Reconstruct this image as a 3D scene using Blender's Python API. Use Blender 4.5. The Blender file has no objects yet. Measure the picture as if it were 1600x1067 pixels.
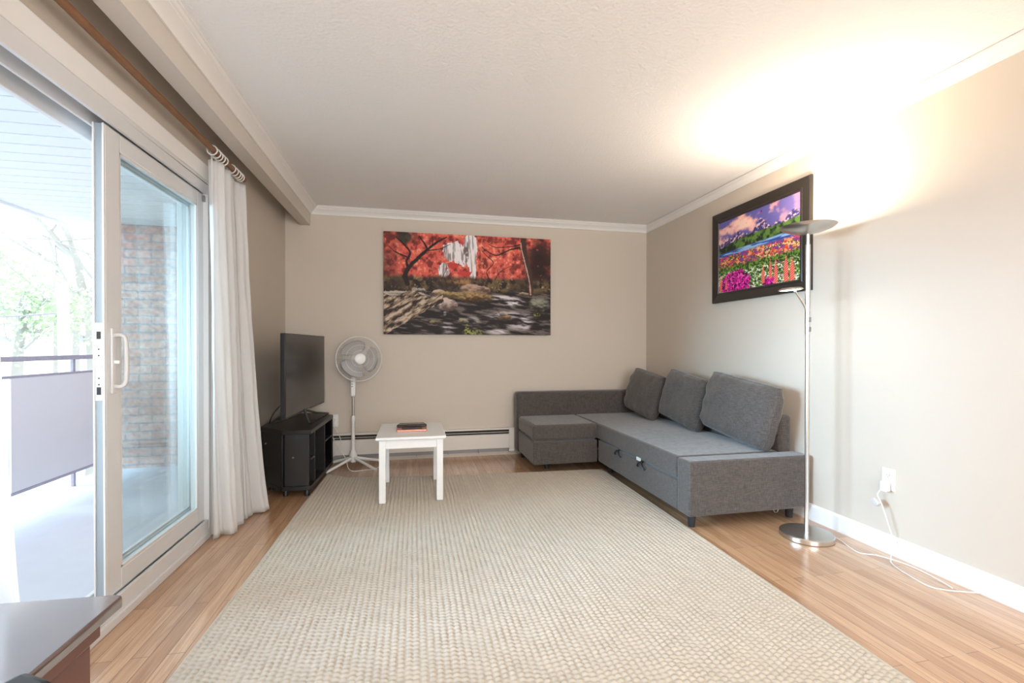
import bpy, bmesh, math, random
import numpy as np
from mathutils import Vector, Matrix, noise as mnoise
random.seed(7); rng=np.random.default_rng(5)
S=bpy.context.scene; COL=S.collection; PI=math.pi

# ------------------------------------------------------------------ camera
FPX,CYP,YAW,PITCH,ROLL,CH=725.546,546.18,.21044,-.00634,.00084,1.1165
fw=Vector((math.sin(YAW)*math.cos(PITCH),math.cos(YAW)*math.cos(PITCH),math.sin(PITCH)))
rt=Vector((math.cos(YAW),-math.sin(YAW),0)); up=rt.cross(fw)
r2=math.cos(ROLL)*rt+math.sin(ROLL)*up; u2=-math.sin(ROLL)*rt+math.cos(ROLL)*up
cd=bpy.data.cameras.new('camera'); cam=bpy.data.objects.new('camera',cd); COL.objects.link(cam)
M=Matrix((r2,u2,-fw)).transposed().to_4x4(); M.translation=(0,0,CH); cam.matrix_world=M
cd.sensor_width=36; cd.lens=FPX*36/1600; cd.shift_y=(CYP-533.5)/1600; cd.clip_start=.05; cd.clip_end=300
S.camera=cam
# ------------------------------------------------------------------ view, world, sun, lamps
S.view_settings.view_transform='Standard'; S.view_settings.look='None'; S.view_settings.gamma=1
S.view_settings.use_curve_mapping=False; S.view_settings.exposure=0.2
W=bpy.data.worlds.new('sky'); S.world=W; W.use_nodes=True
bg=W.node_tree.nodes['Background']; bg.inputs[0].default_value=(.93,.97,1,1); bg.inputs[1].default_value=2.2
def light(name,kind,loc,energy,color,rot=(0,0,0),**k):
    l=bpy.data.lights.new(name,kind); l.energy=energy; l.color=color
    for a,b in k.items(): setattr(l,a,b)
    o=bpy.data.objects.new(name,l); COL.objects.link(o); o.location=loc; o.rotation_euler=rot; return o
# hazy sun coming low through the balcony door
sun=light('hazy_sun','SUN',(-6,0,5),15.0,(.52,.75,1.0),angle=math.radians(36))
sun.rotation_euler=Vector((1,.04,-.23)).to_track_quat('-Z','Y').to_euler()
# added fill: area lamp just inside the made-up rear window
light('rear_fill','AREA',(.9,-2.9,1.45),105,(.93,.96,1),(math.radians(90),0,0),shape='RECTANGLE',size=2.2,size_y=1.3)
# floor lamp: upward disc and reading head
LX,LY=2.262,2.30
light('uplight','AREA',(LX,LY,1.826),12.5,(1,.84,.66),(PI,0,0),shape='DISK',size=.22)

# added ceiling fill: uplight over an unseen torchiere behind the camera
light('rear_fill_uplight','AREA',(.45,-1.0,1.80),60,(1,.98,.96),(PI,0,0),shape='DISK',size=.22)

# ------------------------------------------------------------------ mesh helpers
class MB:
    def __init__(s): s.v=[]; s.f=[]
    def add(s,vs,fs):
        n=len(s.v); s.v+= [tuple(p) for p in vs]; s.f+=[tuple(i+n for i in f) for f in fs]; return s
    def box(s,a,b,rz=0,c=None,mat=None):
        x0,y0,z0=a; x1,y1,z1=b
        vs=[Vector(p) for p in ((x0,y0,z0),(x1,y0,z0),(x1,y1,z0),(x0,y1,z0),(x0,y0,z1),(x1,y0,z1),(x1,y1,z1),(x0,y1,z1))]
        if rz:
            c=Vector(c if c else ((x0+x1)/2,(y0+y1)/2,0)); R=Matrix.Rotation(rz,3,'Z')
            vs=[R@(p-c)+c for p in vs]
        if mat: vs=[mat@p for p in vs]
        return s.add(vs,[(0,3,2,1),(4,5,6,7),(0,1,5,4),(1,2,6,5),(2,3,7,6),(3,0,4,7)])
    def prism(s,poly,z0,z1):
        n=len(poly); A=sum(poly[i][0]*poly[(i+1)%n][1]-poly[(i+1)%n][0]*poly[i][1] for i in range(n))
        if A<0: poly=poly[::-1]
        vs=[(x,y,z0) for x,y in poly]+[(x,y,z1) for x,y in poly]
        return s.add(vs,[tuple(range(n))[::-1],tuple(range(n,2*n))]+[(i,(i+1)%n,(i+1)%n+n,i+n) for i in range(n)])
    def extrude(s,prof,p0,p1,ax1,ax2):
        # profile (a,b) in axes ax1, ax2 swept from p0 to p1
        n=len(prof); ax1=Vector(ax1); ax2=Vector(ax2); vs=[]
        for p in (p0,p1):
            for a,b in prof: vs.append(Vector(p)+ax1*a+ax2*b)
        return s.add(vs,[tuple(range(n))[::-1],tuple(range(n,2*n))]+[(i,(i+1)%n,(i+1)%n+n,i+n) for i in range(n)])
    def tube(s,pts,r,seg=8,closed=False,caps=True):
        pts=[Vector(p) for p in pts]; n=len(pts); rr=r if isinstance(r,(list,tuple)) else [r]*n
        t0=(pts[1]-pts[0]).normalized(); a=t0.orthogonal().normalized(); rings=[]
        for i,p in enumerate(pts):
            if closed: t=(pts[(i+1)%n]-pts[i-1]).normalized()
            else: t=(pts[min(i+1,n-1)]-pts[max(i-1,0)]).normalized()
            a=(a-t*a.dot(t)).normalized(); b=t.cross(a)
            rings.append([p+(a*math.cos(2*PI*k/seg)+b*math.sin(2*PI*k/seg))*rr[i] for k in range(seg)])
        vs=[q for R in rings for q in R]; fs=[]
        for i in range(n if closed else n-1):
            j=(i+1)%n
            for k in range(seg):
                l=(k+1)%seg; fs.append((i*seg+k,i*seg+l,j*seg+l,j*seg+k))
        if caps and not closed: fs+= [tuple(range(seg))[::-1],tuple(range((n-1)*seg,n*seg))]
        return s.add(vs,fs)
    def lathe(s,prof,c=(0,0,0),seg=40,mat=None):
        vs=[];fs=[];n=len(prof)
        for k in range(seg):
            a=2*PI*k/seg
            for r,z in prof:
                p=Vector((r*math.cos(a),r*math.sin(a),z))
                if mat: p=mat@p
                vs.append(p+Vector(c))
        for k in range(seg):
            l=(k+1)%seg
            for i in range(n-1): fs.append((k*n+i,l*n+i,l*n+i+1,k*n+i+1))
        return s.add(vs,fs)
    def grid(s,fn,nu,nv,close=False):
        vs=[fn(i/(nu-1),j/(nv-1)) for j in range(nv) for i in range(nu)]
        return s.add(vs,[(j*nu+i,j*nu+i+1,(j+1)*nu+i+1,(j+1)*nu+i) for j in range(nv-1) for i in range(nu-1)])
    def obj(s,name,mat,parent=None,bevel=0,smooth=None,seg=2,fix=True,solid=0):
        me=bpy.data.meshes.new(name); me.from_pydata(s.v,[],s.f); me.validate()
        if fix:
            bm=bmesh.new(); bm.from_mesh(me); bmesh.ops.remove_doubles(bm,verts=bm.verts,dist=1e-6)
            bmesh.ops.recalc_face_normals(bm,faces=bm.faces); bm.to_mesh(me); bm.free()
        o=bpy.data.objects.new(name,me); COL.objects.link(o); me.materials.append(mat)
        if solid:
            m=o.modifiers.new('thick','SOLIDIFY'); m.thickness=solid; m.offset=0
        if bevel:
            m=o.modifiers.new('bevel','BEVEL'); m.width=bevel; m.segments=seg; m.limit_method='ANGLE'; m.angle_limit=.6
        if smooth is not False and (bevel or smooth):
            for p in me.polygons: p.use_smooth=True
            try: me.set_sharp_from_angle(angle=math.radians(42))
            except Exception: pass
        if parent is not None:
            o.parent=parent; o.matrix_parent_inverse=parent.matrix_world.inverted()
        return o
def tag(o,label=None,cat=None,group=None,kind=None):
    for k,v in (('label',label),('category',cat),('group',group),('kind',kind)):
        if v: o[k]=v
    return o
def thing(name,label,cat,loc=(0,0,0),group=None):
    o=bpy.data.objects.new(name,None); COL.objects.link(o); o.location=loc; o.empty_display_size=.1
    o.matrix_world=Matrix.Translation(loc)
    return tag(o,label,cat,group)
def struct(o): o['kind']='structure'; return o
def spline(P,n=8):
    P=[Vector(p) for p in P]; out=[]
    for i in range(len(P)-1):
        a=P[max(i-1,0)];b=P[i];c=P[i+1];d=P[min(i+2,len(P)-1)]
        for k in range(n):
            t=k/n; out.append(.5*((2*b)+(c-a)*t+(2*a-5*b+4*c-d)*t*t+(3*b-a-3*c+d)*t**3))
    out.append(P[-1]); return out
def circ(c,r,n,ax=(1,0,0),ay=(0,1,0)):
    c=Vector(c);ax=Vector(ax);ay=Vector(ay)
    return [c+ax*r*math.cos(2*PI*k/n)+ay*r*math.sin(2*PI*k/n) for k in range(n)]

# ------------------------------------------------------------------ materials
def mat(name,color,rough=.5,metal=0,bump=0,bscale=60,var=0,vscale=8,spec=.5,**k):
    m=bpy.data.materials.new(name); m.use_nodes=True; nt=m.node_tree; b=nt.nodes['Principled BSDF']
    b.inputs['Base Color'].default_value=(*color,1); b.inputs['Roughness'].default_value=rough
    b.inputs['Metallic'].default_value=metal; b.inputs['Specular IOR Level'].default_value=spec
    tc=nt.nodes.new('ShaderNodeTexCoord')
    if var:
        n=nt.nodes.new('ShaderNodeTexNoise'); n.inputs['Scale'].default_value=vscale; n.inputs['Detail'].default_value=4
        nt.links.new(tc.outputs['Object'],n.inputs['Vector'])
        mx=nt.nodes.new('ShaderNodeMixRGB'); mx.inputs[1].default_value=(*[c*(1-var) for c in color],1); mx.inputs[2].default_value=(*[min(1,c*(1+var)) for c in color],1)
        nt.links.new(n.outputs['Fac'],mx.inputs[0]); nt.links.new(mx.outputs[0],b.inputs['Base Color'])
    if bump:
        n=nt.nodes.new('ShaderNodeTexNoise'); n.inputs['Scale'].default_value=bscale; n.inputs['Detail'].default_value=5
        nt.links.new(tc.outputs['Object'],n.inputs['Vector'])
        bp=nt.nodes.new('ShaderNodeBump'); bp.inputs['Strength'].default_value=bump; bp.inputs['Distance'].default_value=.01
        nt.links.new(n.outputs['Fac'],bp.inputs['Height']); nt.links.new(bp.outputs[0],b.inputs['Normal'])
    return m
def emis(name,color,s):
    m=bpy.data.materials.new(name); m.use_nodes=True; nt=m.node_tree; nt.nodes.clear()
    e=nt.nodes.new('ShaderNodeEmission'); e.inputs[0].default_value=(*color,1); e.inputs[1].default_value=s
    o=nt.nodes.new('ShaderNodeOutputMaterial'); nt.links.new(e.outputs[0],o.inputs[0]); return m
def N(nt,t,**k):
    n=nt.nodes.new(t)
    for a,b in k.items(): setattr(n,a,b)
    return n
WALL=mat('greige wall paint',(.63,.555,.47),.6,bump=.04,bscale=180)
CEIL=mat('stippled ceiling paint',(.90,.895,.885),.8,bump=.35,bscale=70)
TRIM=mat('white trim paint',(.86,.84,.81),.4)
BEAMM=mat('greige beam paint',(.66,.60,.53),.6)
VINYL=mat('white vinyl frame',(.75,.745,.74),.35)
WHITE=mat('white lacquer',(.88,.88,.87),.3)
PLAST=mat('white plastic',(.84,.83,.80),.4)
BLACK=mat('black laminate',(.012,.011,.011),.35,bump=.02,bscale=40)
BLACKP=mat('black plastic',(.015,.015,.017),.35)
SCREEN=mat('dark screen',(.028,.024,.022),.22)
STEEL=mat('brushed steel',(.62,.60,.57),.28,metal=1)
DSTEEL=mat('grey steel',(.35,.35,.36),.35,metal=1)
BAMBOO=mat('bamboo rod',(.24,.115,.055),.5,var=.3,vscale=25)
HEATW=mat('heater enamel',(.76,.72,.66),.45)
DARK=mat('dark cavity',(.03,.025,.02),.8)
FIN=mat('heater fins grey',(.30,.29,.29),.5)
def fabric(name,c):
    m=bpy.data.materials.new(name); m.use_nodes=True; nt=m.node_tree; b=nt.nodes['Principled BSDF']; b.inputs['Roughness'].default_value=.9
    b.inputs['Sheen Weight'].default_value=.35; b.inputs['Sheen Roughness'].default_value=.5; b.inputs['Specular IOR Level'].default_value=.2
    tc=N(nt,'ShaderNodeTexCoord'); outs=[]
    for sc in ((30,30,420),(420,420,30)):
        mp=N(nt,'ShaderNodeMapping'); mp.inputs['Scale'].default_value=sc; nt.links.new(tc.outputs['Object'],mp.inputs[0])
        n=N(nt,'ShaderNodeTexNoise'); n.inputs['Scale'].default_value=1; n.inputs['Detail'].default_value=2; nt.links.new(mp.outputs[0],n.inputs['Vector']); outs.append(n)
    ad=N(nt,'ShaderNodeMath',operation='ADD'); nt.links.new(outs[0].outputs['Fac'],ad.inputs[0]); nt.links.new(outs[1].outputs['Fac'],ad.inputs[1])
    rp=N(nt,'ShaderNodeValToRGB'); rp.color_ramp.elements[0].position=.38; rp.color_ramp.elements[1].position=.62
    hf=N(nt,'ShaderNodeMath',operation='MULTIPLY'); hf.inputs[1].default_value=.5; nt.links.new(ad.outputs[0],hf.inputs[0]); nt.links.new(hf.outputs[0],rp.inputs[0])
    rp.color_ramp.elements[0].color=(*[x*.62 for x in c],1); rp.color_ramp.elements[1].color=(*[x*1.5 for x in c],1)
    nt.links.new(rp.outputs[0],b.inputs['Base Color'])
    bp=N(nt,'ShaderNodeBump'); bp.inputs['Strength'].default_value=.25; bp.inputs['Distance'].default_value=.003
    nt.links.new(hf.outputs[0],bp.inputs['Height']); nt.links.new(bp.outputs[0],b.inputs['Normal']); return m
FAB=fabric('charcoal tweed',(.082,.070,.064))
def wood_floor():
    m=bpy.data.materials.new('oak strip floor'); m.use_nodes=True; nt=m.node_tree; b=nt.nodes['Principled BSDF']
    tc=N(nt,'ShaderNodeTexCoord'); mp=N(nt,'ShaderNodeMapping'); mp.inputs['Rotation'].default_value=(0,0,PI/2)
    nt.links.new(tc.outputs['Object'],mp.inputs[0])
    def br(c1,c2,mc,ms):
        t=N(nt,'ShaderNodeTexBrick'); t.offset=.37; t.inputs['Scale'].default_value=1; t.inputs['Brick Width'].default_value=.95; t.inputs['Row Height'].default_value=.058
        t.inputs['Mortar Size'].default_value=ms; t.inputs['Mortar Smooth'].default_value=.2; t.inputs['Bias'].default_value=0
        t.inputs['Color1'].default_value=c1; t.inputs['Color2'].default_value=c2; t.inputs['Mortar'].default_value=mc
        nt.links.new(mp.outputs[0],t.inputs['Vector']); return t
    t=br((.50,.285,.15,1),(.68,.44,.265,1),(.16,.075,.03,1),.0011)
    mp2=N(nt,'ShaderNodeMapping'); mp2.inputs['Scale'].default_value=(60,3.2,1); nt.links.new(tc.outputs['Object'],mp2.inputs[0])
    n=N(nt,'ShaderNodeTexNoise'); n.inputs['Scale'].default_value=1; n.inputs['Detail'].default_value=6; n.inputs['Distortion'].default_value=1.2; nt.links.new(mp2.outputs[0],n.inputs['Vector'])
    rp=N(nt,'ShaderNodeValToRGB'); rp.color_ramp.elements[0].position=.3; rp.color_ramp.elements[1].position=.7
    rp.color_ramp.elements[0].color=(.70,.62,.55,1); rp.color_ramp.elements[1].color=(1.06,1.06,1.06,1); nt.links.new(n.outputs['Fac'],rp.inputs[0])
    mx=N(nt,'ShaderNodeMixRGB',blend_type='MULTIPLY'); mx.inputs[0].default_value=1
    nt.links.new(t.outputs['Color'],mx.inputs[1]); nt.links.new(rp.outputs[0],mx.inputs[2]); nt.links.new(mx.outputs[0],b.inputs['Base Color'])
    b.inputs['Roughness'].default_value=.3; b.inputs['Coat Weight'].default_value=1; b.inputs['Coat Roughness'].default_value=.22
    bp=N(nt,'ShaderNodeBump'); bp.inputs['Strength'].default_value=.25; bp.inputs['Distance'].default_value=.002; bp.invert=True
    nt.links.new(t.outputs['Fac'],bp.inputs['Height']); nt.links.new(bp.outputs[0],b.inputs['Normal']); return m
FLOOR=wood_floor()
def brick_mat():
    m=bpy.data.materials.new('pale red brick'); m.use_nodes=True; nt=m.node_tree; b=nt.nodes['Principled BSDF']; b.inputs['Roughness'].default_value=.85
    tc=N(nt,'ShaderNodeTexCoord'); sx=N(nt,'ShaderNodeSeparateXYZ'); cb=N(nt,'ShaderNodeCombineXYZ'); nt.links.new(tc.outputs['Object'],sx.inputs[0])
    nt.links.new(sx.outputs['X'],cb.inputs['X']); nt.links.new(sx.outputs['Z'],cb.inputs['Y'])
    t=N(nt,'ShaderNodeTexBrick'); t.inputs['Scale'].default_value=1; t.inputs['Brick Width'].default_value=.22; t.inputs['Row Height'].default_value=.078; t.inputs['Mortar Size'].default_value=.006
    t.inputs['Color1'].default_value=(.56,.40,.35,1); t.inputs['Color2'].default_value=(.66,.50,.45,1); t.inputs['Mortar'].default_value=(.42,.44,.46,1)
    nt.links.new(cb.outputs[0],t.inputs['Vector'])
    n=N(nt,'ShaderNodeTexNoise'); n.inputs['Scale'].default_value=30; nt.links.new(tc.outputs['Object'],n.inputs['Vector'])
    mx=N(nt,'ShaderNodeMixRGB',blend_type='OVERLAY'); mx.inputs[0].default_value=.5; nt.links.new(t.outputs['Color'],mx.inputs[1]); nt.links.new(n.outputs['Fac'],mx.inputs[2]); nt.links.new(mx.outputs[0],b.inputs['Base Color'])
    bp=N(nt,'ShaderNodeBump'); bp.invert=True; bp.inputs['Distance'].default_value=.01; nt.links.new(t.outputs['Fac'],bp.inputs['Height']); nt.links.new(bp.outputs[0],b.inputs['Normal']); return m
def glass_mat():
    # thin pane: clear straight through, mirror by Fresnel
    m=bpy.data.materials.new('clear pane glass'); m.use_nodes=True; nt=m.node_tree; nt.nodes.clear()
    lw=N(nt,'ShaderNodeLayerWeight'); lw.inputs[0].default_value=.5
    pw=N(nt,'ShaderNodeMath',operation='POWER'); pw.inputs[1].default_value=5; nt.links.new(lw.outputs['Facing'],pw.inputs[0])
    fr=N(nt,'ShaderNodeMath',operation='MULTIPLY_ADD'); fr.inputs[1].default_value=.96; fr.inputs[2].default_value=.04; nt.links.new(pw.outputs[0],fr.inputs[0])
    t=N(nt,'ShaderNodeBsdfTransparent'); t.inputs[0].default_value=(.93,.97,.965,1); g=N(nt,'ShaderNodeBsdfGlossy'); g.inputs['Roughness'].default_value=.0
    mx=N(nt,'ShaderNodeMixShader'); o=N(nt,'ShaderNodeOutputMaterial')
    nt.links.new(fr.outputs[0],mx.inputs[0]); nt.links.new(t.outputs[0],mx.inputs[1]); nt.links.new(g.outputs[0],mx.inputs[2]); nt.links.new(mx.outputs[0],o.inputs[0]); return m
GLASS=glass_mat()
def cloth_mat():
    m=bpy.data.materials.new('white cotton voile'); m.use_nodes=True; nt=m.node_tree; nt.nodes.clear()
    d=N(nt,'ShaderNodeBsdfDiffuse'); d.inputs[0].default_value=(.94,.93,.92,1); t=N(nt,'ShaderNodeBsdfTranslucent'); t.inputs[0].default_value=(.94,.94,.94,1)
    mx=N(nt,'ShaderNodeMixShader'); mx.inputs[0].default_value=.5; o=N(nt,'ShaderNodeOutputMaterial')
    nt.links.new(d.outputs[0],mx.inputs[1]); nt.links.new(t.outputs[0],mx.inputs[2]); nt.links.new(mx.outputs[0],o.inputs[0]); return m
CLOTH=cloth_mat()

# ------------------------------------------------------------------ room shell
XL,XR,YB,YR,ZC=-1.172,2.525,4.714,-3.0,2.44
struct(MB().box((XL-.16,YR,-.12),(XR,YB,0)).obj('floor',FLOOR))
struct(MB().box((XL-.3,YR-.15,ZC),(XR+.15,YB+.15,ZC+.12)).obj('ceiling',CEIL))
struct(MB().box((XL-.3,YB,-.12),(XR+.15,YB+.15,ZC)).obj('wall_back',WALL))
struct(MB().box((XR,YR,-.12),(XR+.15,YB,ZC)).obj('wall_right',WALL))
DY0,DY1,DZ1=1.24,3.07,2.09      # door opening
w=MB(); w.box((XL-.16,YR,0),(XL,DY0,ZC)); w.box((XL-.16,DY1,0),(XL,YB,ZC)); w.box((XL-.16,DY0,DZ1),(XL,DY1,ZC))
struct(w.obj('wall_left',WALL))
w=MB(); w.box((XL-.16,YR-.15,-.12),(-.2,YR,ZC)); w.box((2.0,YR-.15,-.12),(XR+.15,YR,ZC)); w.box((-.2,YR-.15,-.12),(2.0,YR,.8)); w.box((-.2,YR-.15,2.1),(2.0,YR,ZC))
struct(w.obj('wall_rear',WALL))
# rear window, unseen, added behind the camera to go with the fill lamp
t=bpy.data.objects.new('added_window_1',None); COL.objects.link(t); struct(t)
f=MB(); 
for a,b in (((-.2,-3.1,.8),(-.14,-3.04,2.1)),((1.94,-3.1,.8),(2.0,-3.04,2.1)),((-.2,-3.1,.8),(2,-3.04,.86)),((-.2,-3.1,2.04),(2,-3.04,2.1)),((.87,-3.1,.86),(.93,-3.04,2.04))): f.box(a,b)
f.obj('window_frame',VINYL,t,bevel=.004); MB().box((-.14,-3.075,.86),(1.94,-3.07,2.04)).obj('glass',GLASS,t)
# beam (bulkhead) over the door with the pocket behind it
struct(MB().box((-1.038,YR,2.2635),(-.949,YB,ZC)).obj('trim_1',BEAMM))
CROWN=[(0,2.37),(.010,2.37),(.012,2.378),(.018,2.388),(.030,2.400),(.046,2.410),(.052,2.414),(.053,2.420),(.060,2.422),(.066,2.428),(.068,2.434),(.076,2.435),(.078,2.44),(0,2.44)]
struct(MB().extrude(CROWN,(-.949,YR,0),(-.949,YB,0),(1,0,0),(0,0,1)).obj('trim_2',TRIM,bevel=.001))
struct(MB().extrude(CROWN,(-.949,YB,0),(XR,YB,0),(0,-1,0),(0,0,1)).obj('trim_3',TRIM,bevel=.001))
struct(MB().extrude([(a*.55,b if b<2.43 else 2.44) for a,b in CROWN],(XR,YR,0),(XR,YB,0),(-1,0,0),(0,0,1)).obj('trim_4',TRIM,bevel=.001))
BB=[(0,0),(.015,0),(.015,.088),(.010,.098),(0,.102)]
struct(MB().extrude(BB,(XR,YR,0),(XR,YB,0),(-1,0,0),(0,0,1)).obj('baseboard_right',TRIM))
struct(MB().extrude(BB,(XL,3.13,0),(XL,YB,0),(1,0,0),(0,0,1)).obj('baseboard_left',TRIM))

# ------------------------------------------------------------------ sliding door
# casing on the room side, stepped moulding
c=MB(); PR=[(0,0),(.008,0),(.012,.012),(.012,.03),(.016,.036),(.016,.06),(.020,.068),(.020,.078),(0,.08)]
c.extrude(PR,(XL,DY0-.08,2.075),(XL,DY1+.07,2.075),(1,0,0),(0,0,1))
c.extrude(PR,(XL,DY1-.012,0),(XL,DY1-.012,2.08),(1,0,0),(0,1,0)); c.extrude(PR,(XL,DY0+.012,0),(XL,DY0+.012,2.08),(1,0,0),(0,-1,0))
struct(c.obj('trim_5',TRIM,bevel=.0015))
D=bpy.data.objects.new('door_1',None); COL.objects.link(D); struct(D)
X0=XL; fo=-1.33
f=MB()
# head with two track channels
f.box((fo,DY0,2.055),(X0+.004,DY1,DZ1)); f.box((-1.184,DY0,2.0),(X0+.004,DY1,2.055)); f.box((-1.252,DY0,1.99),(-1.240,DY1,2.055)); f.box((fo,DY0,1.965),(-1.305,DY1,2.055))
# jambs
f.box((fo+.002,DY1-.05,.0),(X0+.006,DY1+.004,2.06)); f.box((fo+.002,DY0-.004,0),(X0+.006,DY0+.05,2.06))
f.obj('door_frame',VINYL,D,bevel=.003)
s=MB(); s.box((fo,DY0+.049,.0),(X0+.004,DY1-.049,.055)); s.box((-1.184,DY0+.049,.055),(X0+.004,DY1-.049,.105)); s.box((-1.252,DY0+.049,.055),(-1.240,DY1-.049,.085)); s.box((fo,DY0+.049,.055),(-1.31,DY1-.049,.08))
s.box((X0,DY0+.049,0),(X0+.014,DY1-.049,.035)); s.obj('sill_track',VINYL,D,bevel=.003)
def sash(name,x0,x1,y0,y1,z0,z1,st,rb,rtp):
    p=MB()
    p.box((x0,y0,z0),(x1,y0+st,z1)); p.box((x0,y1-st,z0),(x1,y1,z1)); p.box((x0,y0+st,z0),(x1,y1-st,z0+rb)); p.box((x0,y0+st,z1-rtp),(x1,y1-st,z1))
    o=p.obj(name,VINYL,D,bevel=.004)
    # glazing bead
    g=MB(); e=.012
    for xa,xb in ((x1-.010,x1-.002),):
        g.box((xa,y0+st-.001,z0+rb),(xb,y0+st+e,z1-rtp)); g.box((xa,y1-st-e,z0+rb),(xb,y1-st+.001,z1-rtp)); g.box((xa,y0+st,z0+rb-.001),(xb,y1-st,z0+rb+e)); g.box((xa,y0+st,z1-rtp-e),(xb,y1-st,z1-rtp+.001))
    g.obj('glazing_bead',VINYL,o,bevel=.002)
    xm=(x0+x1)/2; MB().box((xm-.002,y0+st,z0+rb),(xm+.002,y1-st,z1-rtp)).obj('glass',GLASS,o,smooth=False)
    return o
SA=sash('sliding_panel',-1.232,-1.192,2.14,3.045,.105,2.0,.095,.085,.075)
FX=sash('fixed_panel',-1.300,-1.262,2.275,3.069,.08,1.985,.05,.10,.055)
# groove in the sliding panel edge, recess shade put into a grey insert + latch plate
g=MB(); g.box((-1.232,2.132,.106),(-1.226,2.14,1.999)); g.box((-1.199,2.132,.106),(-1.192,2.14,1.999)); g.obj('interlock_strip',VINYL,SA,bevel=.001); MB().box((-1.2255,2.1375,.107),(-1.1995,2.1398,1.998)).obj('edge_channel',mat('groove shade grey',(.36,.42,.46),.35,metal=.3),SA)
l=MB(); l.prism([(-1.225,2.131),(-1.200,2.131),(-1.200,2.1395),(-1.225,2.1395)],.90,1.21); lo=l.obj('latch_plate',PLAST,SA,bevel=.004)
h=MB()
for z in (.925,1.145): h.box((-1.218,2.129,z),(-1.204,2.1315,z+.03))
for z in (.965,.99,1.08,1.105,1.17): h.lathe([(0,-.0012),(.003,-.001),(.003,.001),(0,.0012)],(-1.211,2.1305,z),10,Matrix.Rotation(PI/2,3,'X'))
h.obj('latch_slot',BLACKP,lo)
hd=MB(); hd.box((-1.192,2.165,.925),(-1.184,2.195,1.19)); hp=hd.obj('handle',VINYL,SA,bevel=.004)
HM=mat('shade-greyed white handle',(.60,.58,.56),.4)  # white vinyl greyed; the grip's shade is put into its colour
MB().tube(spline([(-1.186,2.182,1.16),(-1.165,2.184,1.163),(-1.152,2.190,1.15),(-1.149,2.193,1.10),(-1.149,2.194,1.05),(-1.149,2.193,1.0),(-1.152,2.190,.965),(-1.165,2.184,.952),(-1.186,2.182,.955)],5),.0085,10).obj('grip',HM,hp,smooth=True)
MB().box((-1.186,2.176,1.045),(-1.166,2.19,1.06)).obj('thumb_latch',PLAST,hp,bevel=.003)
tb=MB().box((-1.190,3.003,1.955),(-1.178,3.018,1.99)); tb.obj('security_latch',DSTEEL,D,bevel=.001)

# ------------------------------------------------------------------ balcony and outdoors
SOFF=mat('white soffit boards',(.70,.73,.75),.5)
CONC=mat('pale painted deck',(.60,.61,.64),.7,var=.05)
sp=MB(); y=.5
while y<5.3:
    sp.box((-3.15,y+.008,2.26),(-1.335,y+.145,2.28)); sp.box((-3.15,y-.004,2.268),(-1.335,y+.010,2.285)); y+=.1475
sp.box((-3.15,.4,2.285),(-1.335,5.4,2.34)); struct(sp.obj('balcony_soffit',SOFF,bevel=.003,smooth=False))
struct(MB().box((-3.20,.4,2.235),(-3.15,5.4,2.40)).obj('soffit_fascia',SOFF,bevel=.004))
struct(MB().box((-2.82,-.5,-.20),(-1.332,5.4,-.03)).obj('balcony_deck',CONC))
BRK=brick_mat()
w=MB(); w.box((-1.346,-.5,-.2),(-1.332,DY0,2.34)); w.box((-1.346,DY1,-.2),(-1.332,5.02,2.34)); w.box((-1.346,DY0,DZ1),(-1.332,DY1,2.34)); struct(w.obj('added_brick_cladding',BRK))  # unseen outer cladding, added to cut bounce light onto the railing panels
struct(MB().box((-2.80,5.02,-.03),(-1.34,5.24,2.26)).obj('brick_wall',BRK))
RL=mat('purple grey painted rail',(.30,.28,.33),.5,var=.25,vscale=60)
PNL=mat('pale grey panel',(.60,.59,.60),.6,var=.03,vscale=4)
t=thing('balcony_railing','balcony railing with a dark top rail over pale grey privacy panels','railing',(-2.7,3,-.03))
MB().box((-2.72,.4,1.01),(-2.68,5.0,1.045)).obj('top_rail',RL,t,bevel=.004)
MB().box((-2.71,.4,.895),(-2.69,5.0,.912)).obj('middle_rail',RL,t,bevel=.002)
MB().box((-2.71,.4,.085),(-2.69,5.0,.105)).obj('bottom_rail',RL,t,bevel=.002)
for yy in (.9,2.6,4.47): MB().box((-2.735,yy-.012,-.03),(-2.712,yy+.012,1.012)).obj('post',RL,t,bevel=.002)
for a,b in ((.5,3.76),(3.83,4.98)): MB().box((-2.706,a,.105),(-2.694,b,.895)).obj('panel',PNL,t,bevel=.001)
GRD=mat('pale street ground',(.45,.46,.45),.9,var=.1,vscale=.3)
struct(MB().box((-90,-60,-3.3),(-1.5,120,-3.2)).obj('street_ground',GRD))
BARK=mat('grey bark',(.42,.42,.40),.9,var=.15,vscale=5); LEAF=mat('haze-paled leaves',(.52,.66,.44),.7,var=.25,vscale=2)  # bark and leaf albedo raised, overexposed haze put into the colour
LEAF2=mat('haze-paled sparse leaves',(.5,.62,.46),.7,var=.3,vscale=2)  # same haze paleness in the colour of the sparse leaves
POLE=mat('white concrete pole',(.80,.80,.78),.7)
def ray(px,py,Y):
    d=fw+r2*((px-800)/FPX)-u2*((py-CYP)/FPX); k=Y/d.y; return Vector((0,0,CH))+d*k
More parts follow.
